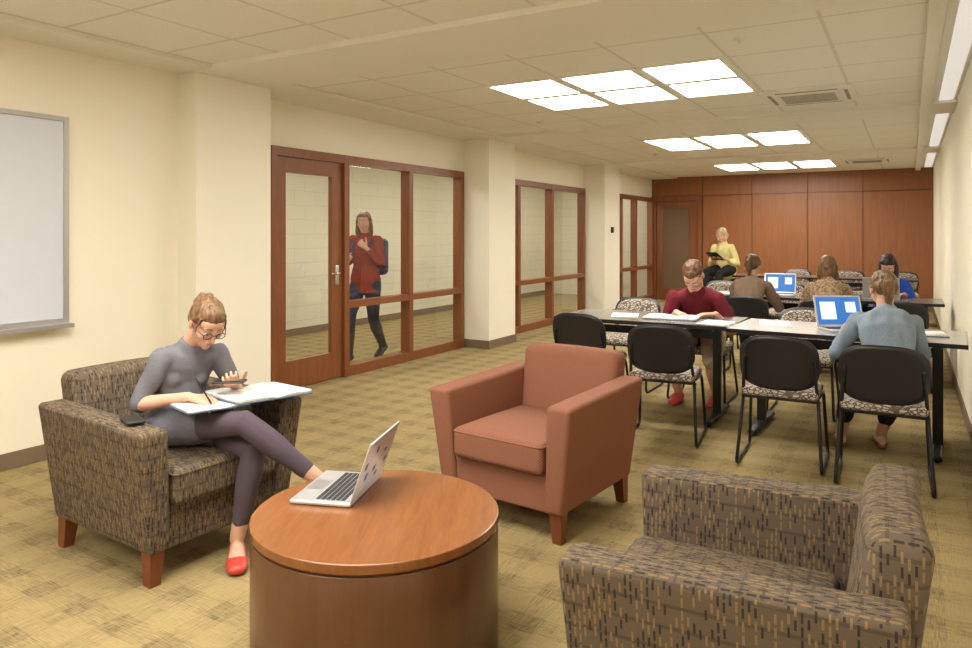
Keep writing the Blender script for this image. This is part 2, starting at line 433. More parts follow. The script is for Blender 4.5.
# ------------------------------------------------------------ furniture kits
def place(kit,name,loc,rz,sc=(1,1,1)):
    e=empty(name,loc,rz); e.scale=sc
    for n,me in kit: obj(n,me,e)
    return e
def armchair_kit(mat):
    K=[]
    def arm(sg):
        bm=bmesh.new()
        def d(q):
            t=(q.z+.255)/.51
            flare=.062*t
            w=q.x*(0.8+.35*t)
            y=q.y+(-.035*t if q.y<0 else .03*t)
            z=q.z+.012*max(-1,min(1,q.y/.38))*t
            return V((sg*(.325+w+flare*.8),y,z+.385))
        rbox(bm,(.060,.385,.255),.022,deform=d)
        return mesh_of(bm,'arm',mat)
    K.append(('arm_left',arm(-1)));K.append(('arm_right',arm(1)))
    bm=bmesh.new()
    def d(q):
        t=(q.z+.325)/.65
        return V((q.x*(1.0+.06*t),q.y*(1-.15*t)+.30+.105*t - .02*(1-(q.x/.3)**2)*t,q.z+.455-.012*(q.x/.3)**2*(t>.9)))
    rbox(bm,(.30,.085,.325),.045,deform=d); K.append(('back',mesh_of(bm,'back',mat)))
    bm=bmesh.new(); rbox(bm,(.278,.33,.075),.032,Matrix.Translation((0,-.085,.375)),puff=.018); K.append(('seat_cushion',mesh_of(bm,'seat',mat)))
    bm=bmesh.new(); rbox(bm,(.30,.345,.09),.012,Matrix.Translation((0,-.02,.215))); K.append(('seat_rail',mesh_of(bm,'rail',mat)))
    # piping on the seat cushion
    bm=bmesh.new()
    loop=roundpath([(-.276,.2,.435),(-.276,-.412,.43),(.276,-.412,.43),(.276,.2,.435)],.03); loft(bm,loop,[.005]*len(loop),n=6)
    K.append(('piping',mesh_of(bm,'pipe',mat)))
    bm=bmesh.new()
    for sx in (-1,1):
        for sy in (-1,1):
            a=.034;b=.024; x=sx*.33;y=sy*.335 
            t=[bm.verts.new((x+dx*a,y+dy*a,.14)) for dx,dy in ((-1,-1),(1,-1),(1,1),(-1,1))]
            l=[bm.verts.new((x+sx*.01+dx*b,y+sy*.01+dy*b,0)) for dx,dy in ((-1,-1),(1,-1),(1,1),(-1,1))]
            bm.faces.new(t);bm.faces.new(l[::-1])
            for k in range(4): bm.faces.new((l[k],l[(k+1)%4],t[(k+1)%4],t[k]))
    K.append(('legs',mesh_of(bm,'legs',m_leg,False)))
    return K
KA=armchair_kit(m_uph); KC=armchair_kit(m_coral)
place(KA,'armchair',(-2.92,2.13,0),math.radians(87),(.93,.97,1))
place(KC,'rust_armchair',(-1.65,3.33,0),math.radians(-6),(.93,.93,1))
place(KA,'armchair',(-.375,1.985,0),math.radians(-88),(.93,.88,1))

# coffee table
def coffee():
    e=empty('coffee_table',(-1.585,1.950,0)); R=.420
    def cyl(r,z0,z1,bev):
        bm=bmesh.new(); n=128; prof=[(0,z0),(r-bev,z0),(r,z0+bev),(r,z1-bev),(r-bev*.3,z1-bev*.3),(r-bev,z1),(0,z1)]
        rings=[[bm.verts.new((p*math.cos(2*math.pi*k/n),p*math.sin(2*math.pi*k/n),z)) for k in range(n)] for p,z in prof[1:-1]]
        for A,B in zip(rings,rings[1:]):
            for k in range(n): bm.faces.new((A[k],A[(k+1)%n],B[(k+1)%n],B[k]))
        bm.faces.new(rings[0][::-1]);bm.faces.new(rings[-1]); return bm
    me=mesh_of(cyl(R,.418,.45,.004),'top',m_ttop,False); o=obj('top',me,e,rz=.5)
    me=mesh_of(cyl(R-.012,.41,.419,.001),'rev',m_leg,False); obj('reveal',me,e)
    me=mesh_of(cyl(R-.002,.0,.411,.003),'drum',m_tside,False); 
    for p in me.polygons: p.use_smooth=len(p.vertices)==4
    obj('drum',me,e)
coffee()

# laptop
def laptop_kit(disp):
    K=[]
    bm=bmesh.new(); rbox(bm,(.162,.113,.0075),.006,Matrix.Translation((0,0,.0085)),mid=3); K.append(('base',mesh_of(bm,'b',m_silver)))
    bm=bmesh.new()
    for r in range(6):
        for c in range(14):
            x=-.142+c*.0204; y=.085-r*.0185
            if r==5 and 4<=c<=8: continue
            addbox(bm,x,x+.0165,y-.015,y,.0155,.0178)
    addbox(bm,-.06,.045,.085-5*.0185-.015,.085-5*.0185,.0155,.0178)
    K.append(('keyboard',mesh_of(bm,'k',m_keys,False)))
    bm=bmesh.new(); addbox(bm,-.05,.05,-.10,-.035,.0157,.0164); K.append(('trackpad',mesh_of(bm,'t',m_alu,False)))
    M=Matrix.Translation((0,.112,.014))@Matrix.Rotation(math.radians(-20),4,'X')@Matrix.Translation((0,0,.112))
    bm=bmesh.new(); rbox(bm,(.162,.0035,.112),.003,M,mid=3); K.append(('lid',mesh_of(bm,'l',m_silver)))
    bm=bmesh.new(); addbox(bm,-.150,.150,-.0045,-.0034,-.098,.100,M); K.append(('display',mesh_of(bm,'d',disp,False)))
    return K,M
KL,ML=laptop_kit(m_disp2); KLb,_=laptop_kit(m_disp)
bm=bmesh.new(); addbox(bm,-.125,-.02,-.0052,-.0046,-.06,.065,ML); addbox(bm,.05,.12,-.0052,-.0046,-.01,.065,ML); KLb.append(('app_windows',mesh_of(bm,'aw',m_disp2,False)))
e=place(KL,'laptop',(-1.83,2.02,.451),math.radians(-70))
bm=bmesh.new()
for i in range(7):
    x=-.13+.04*i; z=random.uniform(-.07,.07); addbox(bm,x,x+random.uniform(.018,.03),.0036,.0042,z,z+random.uniform(.015,.03),ML)
obj('stickers',mesh_of(bm,'s',plain('sticker_blue',(.08,.16,.4),.5,vary=.5),False),e)

# stacking chair
def stack_kit():
    K=[]
    bm=bmesh.new(); rbox(bm,(.215,.215,.026),.022,Matrix.Translation((0,0,.447)),puff=.01,deform=lambda q:V((q.x,q.y,q.z-(.02*max(0,(-q.y-.12)/.09)**2))))
    K.append(('seat',mesh_of(bm,'seat',m_spat)))
    bm=bmesh.new(); rbox(bm,(.205,.20,.008),.006,Matrix.Translation((0,0,.418))); K.append(('seat_pan',mesh_of(bm,'pan',m_blk)))
    def back(bm,hx,hz,th,y0,ex=3.2):
        n=40; rings=[]
        for side in (0,1):
            rs=[]
            for f in (1.0,.85,.6,.3):
                ring=[]
                for k in range(n):
                    a=2*math.pi*k/n; c,s=math.cos(a),math.sin(a)
                    x=hx*f*math.copysign(abs(c)**(2/ex),c); z=hz*f*math.copysign(abs(s)**(2/ex),s)
                    y=y0+(-th/2 if side==0 else th/2)*(1 if f<1 else .55)-.35*x*x*1.2+z*.22
                    ring.append(bm.verts.new((x,y,.635+z)))
                rs.append(ring)
            for A,B in zip(rs,rs[1:]):
                for k in range(n): bm.faces.new((A[k],A[(k+1)%n],B[(k+1)%n],B[k]))
            bm.faces.new(rs[-1]); rings.append(rs[0])
        for k in range(n): bm.faces.new((rings[0][k],rings[0][(k+1)%n],rings[1][(k+1)%n],rings[1][k]))
    bm=bmesh.new(); back(bm,.222,.165,.016,.245); K.append(('back_shell',mesh_of(bm,'bs',m_blk)))
    bm=bmesh.new(); back(bm,.202,.145,.02,.228); K.append(('back_pad',mesh_of(bm,'bp',m_spat)))
    bm=bmesh.new()
    for sx in (-1,1):
        p=roundpath([(sx*.19,.25,.66),(sx*.205,.20,.47),(sx*.21,.17,.40),(sx*.235,.27,.012),(sx*.235,-.24,.012),(sx*.215,-.17,.41),(sx*.21,.1,.425)],.05)
        loft(bm,p,[.0105]*len(p),n=8)
    loft(bm,[(-.215,-.17,.40),(.215,-.17,.40)],[.009]*2,n=8)
    loft(bm,[(-.215,.16,.405),(.215,.16,.405)],[.009]*2,n=8)
    K.append(('frame',mesh_of(bm,'fr',m_blkm)))
    return K
KS=stack_kit()
pi=math.pi
chairs_near=[(-1.46,4.95,pi+.12),(-.68,4.80,pi+.03),(-.13,4.70,pi+.02),(-2.17,5.33,pi-.05),(-1.39,7.56,pi),(-.69,7.56,pi),(-.10,7.6,pi+.1)]
chairs_far=[(-2.22,6.36,.0),(-1.53,6.25,0),(-.72,6.12,.0),(-.22,9.05,0),(-2.05,9.25,.1),(-1.3,9.3,0),(-1.65,13.0,0),(-.85,13.0,0),(-.1,13.0,0)]
for x,y,r in chairs_near+chairs_far: place(KS,'stacking_chair',(x,y,0),r)

# training tables
def table(x0,x1,y0,y1,mat,rz=0):
    e=empty('training_table',((x0+x1)/2,(y0+y1)/2,0),rz); hx=(x1-x0)/2;hy=(y1-y0)/2
    bm=bmesh.new(); addbox(bm,-hx+.004,hx-.004,-hy+.004,hy-.004,.716,.742); obj('top',mesh_of(bm,'t',mat,False),e)
    bm=bmesh.new(); addbox(bm,-hx,hx,-hy,-hy+.004,.714,.741);addbox(bm,-hx,hx,hy-.004,hy,.714,.741);addbox(bm,-hx,-hx+.004,-hy,hy,.714,.741);addbox(bm,hx-.004,hx,-hy,hy,.714,.741)
    for sx in (-1,1):
        x=sx*(hx-.16)
        addbox(bm,x-.03,x+.03,-.02,.02,.04,.70); addbox(bm,x-.025,x+.025,-hy+.06,hy-.06,.69,.714)
        rbox(bm,(.028,hy-.03,.018),.012,Matrix.Translation((x,0,.032)),mid=2)
        for sy in (-1,1):
            loft(bm,[(x-.012,sy*(hy-.06),.016),(x+.012,sy*(hy-.06),.016)],[.016,.016],n=12,cap=False)
    addbox(bm,-hx+.16,hx-.16,-.01,.01,.60,.66)
    obj('edge_and_legs',mesh_of(bm,'l',m_blkm,False),e)
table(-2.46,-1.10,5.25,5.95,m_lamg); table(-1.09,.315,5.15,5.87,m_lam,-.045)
table(-1.95,-.80,7.98,8.65,m_lamg); table(-.79,.28,7.98,8.65,m_lamg)
table(-3.0,-1.5,11.9,12.55,m_lamg); table(-1.49,.1,11.9,12.55,m_lamg)

place(KLb,'laptop',(-.36,5.46,.742),.5)
place(KLb,'laptop',(-1.22,8.28,.742),.05)
place(KL,'laptop',(-.25,8.32,.742),pi)

def book_mesh(w,h,th,mat):
    bm=bmesh.new(); nx=10
    for sg in (-1,1):
        top=[];bot=[]
        for i in range(nx+1):
            t=i/nx; x=sg*w*t; z=th*(.25+ math.sin(min(1,t*1.6)*pi/2)*(1-.45*t))
            top.append([bm.verts.new((x,y,z)) for y in (-h/2,h/2)]); bot.append([bm.verts.new((x,y,0)) for y in (-h/2,h/2)])
        for i in range(nx):
            bm.faces.new((top[i][0],top[i+1][0],top[i+1][1],top[i][1])); bm.faces.new((bot[i][0],bot[i][1],bot[i+1][1],bot[i+1][0]))
            for k in (0,1): bm.faces.new((bot[i][k],bot[i+1][k],top[i+1][k],top[i][k]))
        bm.faces.new((bot[nx][0],bot[nx][1],top[nx][1],top[nx][0])); bm.faces.new((bot[0][0],top[0][0],top[0][1],bot[0][1]))
    return mesh_of(bm,'pages',mat)
def textpaper():
    m=NT('printed_page',(.85,.85,.83),.8)
    p=m.n('ShaderNodeSeparateXYZ',{0:m.coord('UV')})
    ln=m.ma('LESS_THAN',m.ma('FRACT',m.ma('DIVIDE',p.outputs[1],.009)),.4)
    nz=m.ma('GREATER_THAN',m.noise(m.coord('UV',(220,60,1)),1,2),.47)
    blk=m.ma('GREATER_THAN',m.noise(m.coord('UV'),14,1),.42)
    f=m.ma('MULTIPLY',m.ma('MULTIPLY',ln,nz),m.ma('MULTIPLY',blk,.6))
    m.color(m.mix(f,(.80,.80,.78),(.15,.15,.2))); return m.m
m_page=textpaper()
m_cover=plain('book_cover',(.10,.14,.20),.5,vary=.1)
def open_book(name,loc,rot,w,h,th):
    e=empty(name,loc); e.rotation_euler=rot
    obj('pages',book_mesh(w,h,th,m_page),e)
    bm=bmesh.new(); addbox(bm,-w-.006,w+.006,-h/2-.005,h/2+.005,-.004,0); obj('cover',mesh_of(bm,'c',m_cover,False),e)

# ------------------------------------------------------------ PEOPLE
m_skin=NT('skin_fair',(.62,.34,.24),.5,spec=.35); m_skin.color(m_skin.mix(m_skin.noise(m_skin.coord('Object'),12,3),(.56,.31,.21),(.63,.37,.27))); m_skin=m_skin.m
m_lip=plain('lips',(.44,.16,.13),.45,vary=.1); m_eyew=plain('eye_white',(.70,.67,.63),.25,vary=.02); m_iris=plain('iris',(.04,.03,.025),.15,vary=.1)
def hairmat(name,a,b):
    m=NT(name,a,.45,spec=.4)
    f=m.noise(m.coord('Object',(90,90,10)),1.2,4)
    m.color(m.mix(m.ramp(f,.35,.65),a,b)); m.bump(f,.7,.006); return m.m
h_blond=hairmat('hair_dark_blond',(.09,.045,.02),(.23,.125,.052))
h_brown=hairmat('hair_brown',(.06,.025,.012),(.16,.075,.035))
h_black=hairmat('hair_black',(.008,.005,.004),(.03,.018,.013))
h_light=hairmat('hair_light_blond',(.38,.24,.10),(.62,.45,.22))
h_short=hairmat('hair_short_brown',(.08,.035,.018),(.16,.08,.04))

def limbpts(A,B,C,t0,t1,n=9):
    out=[];ts=[]
    for i in range(n):
        t=t0+(t1-t0)*i/(n-1)
        p=A.lerp(B,t) if t<=1 else B.lerp(C,t-1)
        out.append(p);ts.append(t)
    return out,ts
def interp(tab,t):
    for (a,x),(b,y) in zip(tab,tab[1:]):
        if t<=b: return x+(y-x)*max(0,(t-a))/(b-a)
    return tab[-1][1]
ARM=[(0,.046),(.3,.044),(.8,.037),(1,.036),(1.25,.037),(1.7,.028),(2,.024)]
LEG=[(0,.088),(.3,.082),(.8,.060),(1,.055),(1.3,.056),(1.7,.040),(2,.034)]
def limb(bm,A,B,C,tab,t0,t1,k=1,infl=0,n=9):
    p,ts=limbpts(A,B,C,t0,t1,n); loft(bm,p,[interp(tab,t)*k+infl for t in ts],n=14)
def ik(a,c,l1,l2,pole):
    a=V(a);c=V(c);pole=V(pole); d=c-a; L=d.length
    if L>(l1+l2)*.995: c=a+d.normalized()*(l1+l2)*.995; d=c-a; L=d.length
    x=(l1*l1-l2*l2+L*L)/(2*L); h=math.sqrt(max(0,l1*l1-x*x)); u=d.normalized()
    p=pole-u*pole.dot(u); p.normalize()
    return a+u*x+p*h,c
def hand(bm,w,D,Nn,right,curl,s=1.0,thumbcurl=.3):
    D=V(D).normalized(); Nn=V(Nn); Nn=(Nn-D*Nn.dot(D)).normalized(); T=D.cross(Nn)*(1 if right else -1)
    loft(bm,[w-D*.01,w+D*.025*s,w+D*.06*s,w+D*.088*s],[(.024*s,.018*s),(.030*s,.016*s),(.038*s,.014*s),(.037*s,.012*s)],side=T,n=14)
    for i,(off,L) in enumerate(((.029,.070),(.010,.079),(-.010,.073),(-.029,.057))):
        p=w+D*(.084-abs(off)*.12)*s+T*off*s; pts=[p]; ang=curl*.55
        for f in (.45,.30,.25):
            d=(D*math.cos(ang)+Nn*math.sin(ang)+T*off*1.5).normalized(); p=p+d*L*s*f; pts.append(p); ang+=curl*.8
        loft(bm,pts,[.0092*s,.0085*s,.0078*s,.0066*s],side=T,n=10)
    p=w+D*.022*s+T*.026*s+Nn*.004; d=(T*.75+D*.65+Nn*.25).normalized(); p1=p+d*.036*s
    d2=(T*(.75-thumbcurl)+D*.8+Nn*(.2+thumbcurl)).normalized(); p2=p1+d2*.03*s; p3=p2+(d2+Nn*thumbcurl*.5).normalized()*.022*s
    loft(bm,[p,p1,p2,p3],[.013*s,.0115*s,.010*s,.0075*s],n=10)

def person(name,loc,rz,J,st):
    e=empty(name,loc,rz); k=st.get('k',1.0); fem=st.get('fem',True)
    P,C,N=V(J['P']),V(J['C']),V(J['N']); shR,shL=V(J['shR']),V(J['shL'])
    side=(shR-shL).normalized()
    up=(N-C).normalized(); fwd=up.cross(side).normalized()
    hips=st.get('hipw',.165)*k
    # ---- top garment
    bm=bmesh.new()
    spine=(C-P).normalized()
    low=st.get('low',.06)
    W=(.118 if fem else .140)*k; Ch=(.138 if fem else .165)*k; D=(.100 if fem else .12)*k
    infl=st.get('ti',.010)
    pts=[P-spine*low,P,P.lerp(C,.35),P.lerp(C,.6),C,C.lerp(N,.45),C.lerp(N,.72),N-up*(.042 if fem else .024)]
    rads=[(hips*.95,.115*k),(hips,.12*k),(W*1.12,.105*k),(W,.093*k),(Ch,D),(Ch*1.02,.090*k),(.105*k,.070*k),(.072*k,.060*k)]
    loft(bm,pts,[(a+infl,b+infl) for a,b in rads],side=side,n=20)
    if fem:
        for s in (-1,1): ell(bm,C+side*s*.054*k+fwd*.048*k+up*.025,(.060*k,.060*k,.068*k))
    for sh in (shR,shL):
        inner=N.lerp(sh,.25)-up*.055*k
        loft(bm,[inner,N.lerp(sh,.7)-up*.026*k,sh-up*.005],[(.046*k)+infl*.7,(.046*k)+infl*.7,(.045*k)+infl*.8],n=14)
    sl=st.get('sleeve',2)
    for sd in ('R','L'):
        limb(bm,V(J['sh'+sd]),V(J['el'+sd]),V(J['wr'+sd]),ARM,0,min(sl,1.88),k,infl*.9+(.004 if sl<1 else .0),n=10)
    if st.get('tunic'):
        for sd in ('R','L'): limb(bm,V(J['hip'+sd]),V(J['kn'+sd]),V(J['an'+sd]),LEG,0,st['tunic'],k,st.get('tinf',.014),n=6)
    if st.get('hem'):
        loft(bm,[P-spine*.02,P-spine*st['hem']*.5,P-spine*st['hem']],[(hips*1.02,.125*k),(hips*1.05,.13*k),(hips*1.06,.135*k)],side=side,n=20,cap=False)
    remesh('top_garment',bm,st.get('vox',.008),st['top'],e,6,fold=st.get('fold',.010),fs=11)
    # ---- bottom garment
    bm=bmesh.new()
    loft(bm,[P-spine*.07,P-spine*.02,P.lerp(C,.3)],[(hips*.95,.11*k),(hips+.002,.122*k),(W*1.1,.10*k)],side=side,n=20)
    pl=st.get('pants',1.85)
    for sd in ('R','L'): limb(bm,V(J['hip'+sd]),V(J['kn'+sd]),V(J['an'+sd]),LEG,0,pl,k,st.get('pinf',.008),n=12)
    remesh('bottom_garment',bm,st.get('vox',.008),st['bottom'],e,4,fold=st.get('pfold',.008),fs=11)
    # ---- legs skin + shoes
    bm=bmesh.new(); bs=bmesh.new()
    for sd in ('R','L'):
        A=V(J['an'+sd]); toe=V(J.get('toe'+sd,(0,1,0))).normalized(); dn=V(J.get('dn'+sd,(0,0,-1))).normalized()
        limb(bm,V(J['hip'+sd]),V(J['kn'+sd]),A,LEG,max(.5,pl-.15),2,k,0,n=6)
        sdv=toe.cross(dn)
        F=[A-toe*.045+dn*.045,A+toe*.03+dn*.042,A+toe*.11+dn*.058,A+toe*.165+dn*.064]; FR=[(.031,.036),(.034,.040),(.043,.024),(.034,.017)]
        loft(bm,F,[(a*k,b*k) for a,b in FR],side=sdv)
        if st.get('flats'):
            loft(bs,[F[0]+dn*.010,F[1]+dn*.016,F[2]+dn*.002,F[3]],[(.036,.030),(.038,.026),(.047,.027),(.038,.020)],side=sdv)
        else:
            loft(bs,F,[(a*k+.007,b*k+.006) for a,b in FR],side=sdv); 
            if st.get('boot'): limb(bs,V(J['hip'+sd]),V(J['kn'+sd]),A,LEG,1.5,2,k,.014,n=5)
    remesh('legs_and_feet',bm,.006,m_skin,e,2)
    remesh('shoes',bs,.006,st['shoe'],e,2)
    # ---- arms + hands
    bm=bmesh.new()
    for sd in ('R','L'):
        sh,el,wr=V(J['sh'+sd]),V(J['el'+sd]),V(J['wr'+sd])
        limb(bm,sh,el,wr,ARM,max(0,min(sl,1.88)-.25),2,k,0,n=10)
        hd=V(J.get('hd'+sd,(wr-el))); hand(bm,wr+hd.normalized()*.012,hd,J.get('pn'+sd,(0,0,-1)),sd=='R',J.get('curl'+sd,.5),k*st.get('hs',1))
    remesh('arms_and_hands',bm,.0042,m_skin,e,2)
    # ---- head
    hc=V(J['head']); F=V(J['look']).normalized(); U0=V(J.get('hup',(0,0,1))); R=F.cross(U0).normalized(); U=R.cross(F).normalized()
    M3=Matrix((R,F,U)).transposed(); s=k
    def h(x,y,z): return hc+M3@V((x*s,y*s,z*s))
    bm=bmesh.new()
    def E(c,r): ell(bm,h(*c),tuple(q*s for q in r),M3)
    E((0,-.014,.03),(.072,.090,.080)); E((0,.020,-.02),(.062,.066,.085)); E((0,.045,-.07),(.038,.040,.038)); E((0,.066,-.092),(.019,.018,.017))
    E((0,.052,.035),(.058,.036,.040))
    for sx in (-1,1):
        E((sx*.035,.052,-.025),(.026,.030,.028)); E((sx*.073,-.006,-.008),(.009,.020,.031)); E((sx*.030,.079,.026),(.022,.009,.007))
        E((sx*.030,.080,.0125),(.0155,.0115,.0075))
    loft(bm,[h(0,.086,.018),h(0,.096,-.008),h(0,.105,-.026)],[.0080*s,.0095*s,.0120*s],n=10)
    E((0,.083,-.055),(.022,.012,.012))
    loft(bm,[N-up*.095,N-up*.045,N,h(0,-.012,-.05)],[((.090,.050) if fem else (.10,.06)),(.062 if fem else .07)*k,(.047 if fem else .06)*k,(.047 if fem else .06)*k],side=side,n=16)
    remesh('head_and_neck',bm,.0045,m_skin,e,2)
    bm=bmesh.new()
    for sx in (-1,1): ell(bm,h(sx*.030,.0835,.004),(.0125*s,.0080*s,.0062*s),M3)
    obj('eyes',mesh_of(bm,'eyes',m_eyew),e)
    bm=bmesh.new()
    for sx in (-1,1): ell(bm,h(sx*.030,.0895,.0015),(.0056*s,.0033*s,.0045*s),M3)
    obj('irises',mesh_of(bm,'iris',m_iris),e)
    bm=bmesh.new(); ell(bm,h(0,.0925,-.0535),(.020*s,.0050*s,.0036*s),M3); ell(bm,h(0,.0915,-.0605),(.016*s,.0050*s,.0042*s),M3)
    obj('lips',mesh_of(bm,'lips',m_lip),e)
    bm=bmesh.new()
    for sx in (-1,1): loft(bm,[h(sx*.014,.0890,.029),h(sx*.03,.0885,.034),h(sx*.046,.078,.029)],[.0028*s,.0032*s,.0018*s],n=6)
    obj('eyebrows',mesh_of(bm,'brow',st['hair']),e)
    # ---- hair
    bm=bmesh.new(); hs=st['style']
    dz=V((0,0,-1))
    if hs=='short':
        E((0,-.022,.042),(.077,.092,.078)); E((0,-.045,.0),(.070,.066,.065)); E((0,.030,.080),(.050,.045,.030))
    else:
        E((0,-.020,.038),(.0775,.093,.083)); E((0,-.048,.0),(.073,.064,.070)); E((0,.022,.062),(.064,.058,.050))
        for sx in (-1,1):
            loft(bm,[h(sx*.064,.022,.055),h(sx*.071,.010,.025),h(sx*.070,-.020,.002)],[.012*s,.010*s,.012*s],n=10)
    if hs=='bun':
        E((0,-.100,.052),(.040,.034,.038)); E((.022,-.108,.035),(.022,.024,.022)); E((-.022,-.104,.072),(.022,.022,.024)); E((.012,-.11,.078),(.018,.02,.018))
        for sx in (-1,1): loft(bm,[h(sx*.064,.045,.055),h(sx*.071,.045,.01),h(sx*.066,.052,-.045)],[.006,.0045,.003],n=6)
    if hs=='pony':
        q=h(0,-.112,.035); loft(bm,[h(0,-.085,.04),q,q-M3@V((0,.035,0))+dz*.05,q-M3@V((0,.03,0))+dz*.13,q-M3@V((0,.015,0))+dz*.21],[.024,.020,.032,.028,.012],n=12)
    if hs=='long':
        L=st.get('hl',.26)
        for sx in (-1,1):
            q=h(sx*.068,-.015,.0); loft(bm,[h(sx*.06,0,.05),q,q+dz*L*.4+side*sx*.008,q+dz*L*.8+side*sx*.004],[(.024,.022),(.024,.032),(.026,.034),(.014,.018)],side=side,n=12)
        q=h(0,-.070,.0); loft(bm,[q,q+dz*L*.4-fwd*.01,q+dz*L*.85-fwd*.005],[(.070,.038),(.072,.036),(.045,.02)],side=side,n=14)
    remesh('hair',bm,.005,st['hair'],e,3,fold=.0055,fs=34)
    return e,h,M3

def seated(lean=.18,wrR=(.15,.45,.775),wrL=(-.15,.45,.775),anR=(.10,.36,.085),anL=(-.10,.36,.085),look=(0,.8,-.5),seat=.46,k=1.0,fem=True,twist=0,hfwd=.05):
    P=V((0,0,seat+.095)); C=P+V((0,lean*.5,.26)); N=P+V((0,lean,.455-.3*lean))
    w=(.146 if fem else .172)*k
    sd=V((math.cos(twist),math.sin(twist),0))
    J=dict(P=P,C=C,N=N,shR=N+sd*w+V((0,-.005,-.078)),shL=N-sd*w+V((0,-.005,-.078)))
    J['head']=N+V((0,hfwd,.118)); J['look']=look; J['hup']=V((0,.2,1))
    J['hipR']=P+V((.085,0,-.01));J['hipL']=P+V((-.085,0,-.01))
    for sd_,an in (('R',anR),('L',anL)):
        s=1 if sd_=='R' else -1
        J['kn'+sd_],J['an'+sd_]=ik(J['hip'+sd_],an,.425*k,.40*k,(s*.15,1,.8))
    for sd_,wr in (('R',wrR),('L',wrL)):
        s=1 if sd_=='R' else -1
        J['el'+sd_],J['wr'+sd_]=ik(J['sh'+sd_],wr,.280*k,.25*k,(s*.5,-.3,-1))
        J['hd'+sd_]=(V(wr)-J['el'+sd_])*V((1,1,.15))
    return J

c_grey=fabric('heather_grey_knit',(.10,.10,.12),(.22,.22,.25),650)
c_purple=fabric('purple_leggings',(.075,.057,.075),(.10,.076,.097),600)
c_maroon=fabric('maroon_tshirt',(.11,.010,.018),(.145,.017,.025))
c_khaki=fabric('khaki_shorts',(.33,.26,.17),(.40,.32,.22))
c_black=fabric('black_trousers',(.012,.012,.015),(.025,.025,.03))
c_denim=fabric('denim_shirt',(.17,.23,.31),(.29,.35,.42),250)
c_yellow=fabric('yellow_shirt',(.64,.57,.24),(.74,.67,.32))
c_taupe=fabric('taupe_top',(.17,.12,.08),(.24,.17,.12))
c_pattern=fabric('patterned_top',(.45,.32,.20),(.17,.11,.07),45)
c_blue=fabric('blue_top',(.02,.07,.38),(.03,.10,.46))
c_red=fabric('red_cardigan',(.20,.020,.014),(.29,.045,.03))
c_jean=fabric('dark_jeans',(.02,.025,.05),(.04,.045,.08))
s_red=plain('red_shoe',(.50,.05,.035),.45,vary=.1); s_blk=plain('black_shoe',(.02,.018,.018),.45,vary=.1); s_tan=plain('tan_sandal',(.20,.10,.05),.5,vary=.1)

# --- woman reading in armchair
def L(X,Y,z): return V((-(Y-2.12),X+2.85,z))
J=dict(P=L(-2.87,2.13,.55),C=L(-2.89,2.13,.75),N=L(-2.81,2.145,.915),
 shR=L(-2.85,2.015,.850),shL=L(-2.79,2.270,.845),
 elR=L(-2.90,1.935,.655),wrR=L(-2.69,2.03,.695),elL=L(-2.77,2.35,.65),wrL=L(-2.64,2.24,.728),
 hipR=L(-2.86,2.05,.545),hipL=L(-2.86,2.21,.53),
 knR=L(-2.43,2.11,.600),anR=L(-2.18,2.31,.335),knL=L(-2.44,2.17,.46),anL=L(-2.50,2.13,.088),
 head=L(-2.715,2.145,1.003))
def Ld(x,y,z): return V((-y,x,z))
J['look']=Ld(.80,-.22,-.60); J['hup']=Ld(.3,0,1)
J['toeR']=Ld(.75,.35,-.25); J['dnR']=Ld(-.1,.0,-1); J['toeL']=Ld(.75,-.65,0)
J['hdR']=Ld(.9,.35,-.12); J['pnR']=Ld(.15,.3,-1); J['curlR']=.75
J['hdL']=Ld(.60,-.70,.10); J['pnL']=Ld(-.2,-.1,1); J['curlL']=.9
e1,h1,M1=person('seated_woman',(-2.85,2.12,0),-pi/2,J,dict(top=c_grey,bottom=c_purple,shoe=s_red,hair=h_blond,style='bun',sleeve=1.0,tunic=.40,vox=.0065,flats=True,k=.93,ti=.007,hipw=.155,pants=1.8,pinf=.002,pfold=.003))
bm=bmesh.new()
for sx in (-1,1):
    pts=[h1(sx*.032+.021*math.cos(a),.102,.002+.017*math.sin(a)) for a in [i*2*pi/16 for i in range(17)]]
    loft(bm,pts,[.0020]*17,n=6,cap=False)
    loft(bm,[h1(sx*.053,.100,.006),h1(sx*.076,.05,.006),h1(sx*.078,-.01,.004)],[.002]*3,n=6)
loft(bm,[h1(-.011,.104,.006),h1(.011,.104,.006)],[.002]*2,n=6)
obj('glasses',mesh_of(bm,'gl',plain('glasses_frame',(.03,.015,.015),.3,vary=.1)),e1)
bm=bmesh.new(); Mx=Matrix.Translation(L(-2.575,2.155,.752))@Matrix.Rotation(.6,4,'Z'); rbox(bm,(.034,.068,.004),.004,Mx,mid=2)
obj('phone_in_hand',mesh_of(bm,'ph',m_blk),e1)
a=L(-2.60,2.06,.690); bm=bmesh.new(); loft(bm,[a+V((0,.02,-.015)),a+V((.03,-.04,.09))],[.0035,.0035],n=8); obj('pen',mesh_of(bm,'pen',m_blkm),e1)
open_book('open_textbook',(-2.57,2.31,.668),(.0,.05,1.45),.19,.28,.022)
open_book('open_notebook',(-2.60,2.07,.664),(0,.02,1.30),.13,.20,.008)
bm=bmesh.new(); rbox(bm,(.035,.07,.005),.004,Matrix.Translation((0,0,.005)),mid=2)
obj('smartphone',mesh_of(bm,'sp',m_blk),None,(-2.72,1.79,.642),1.2)

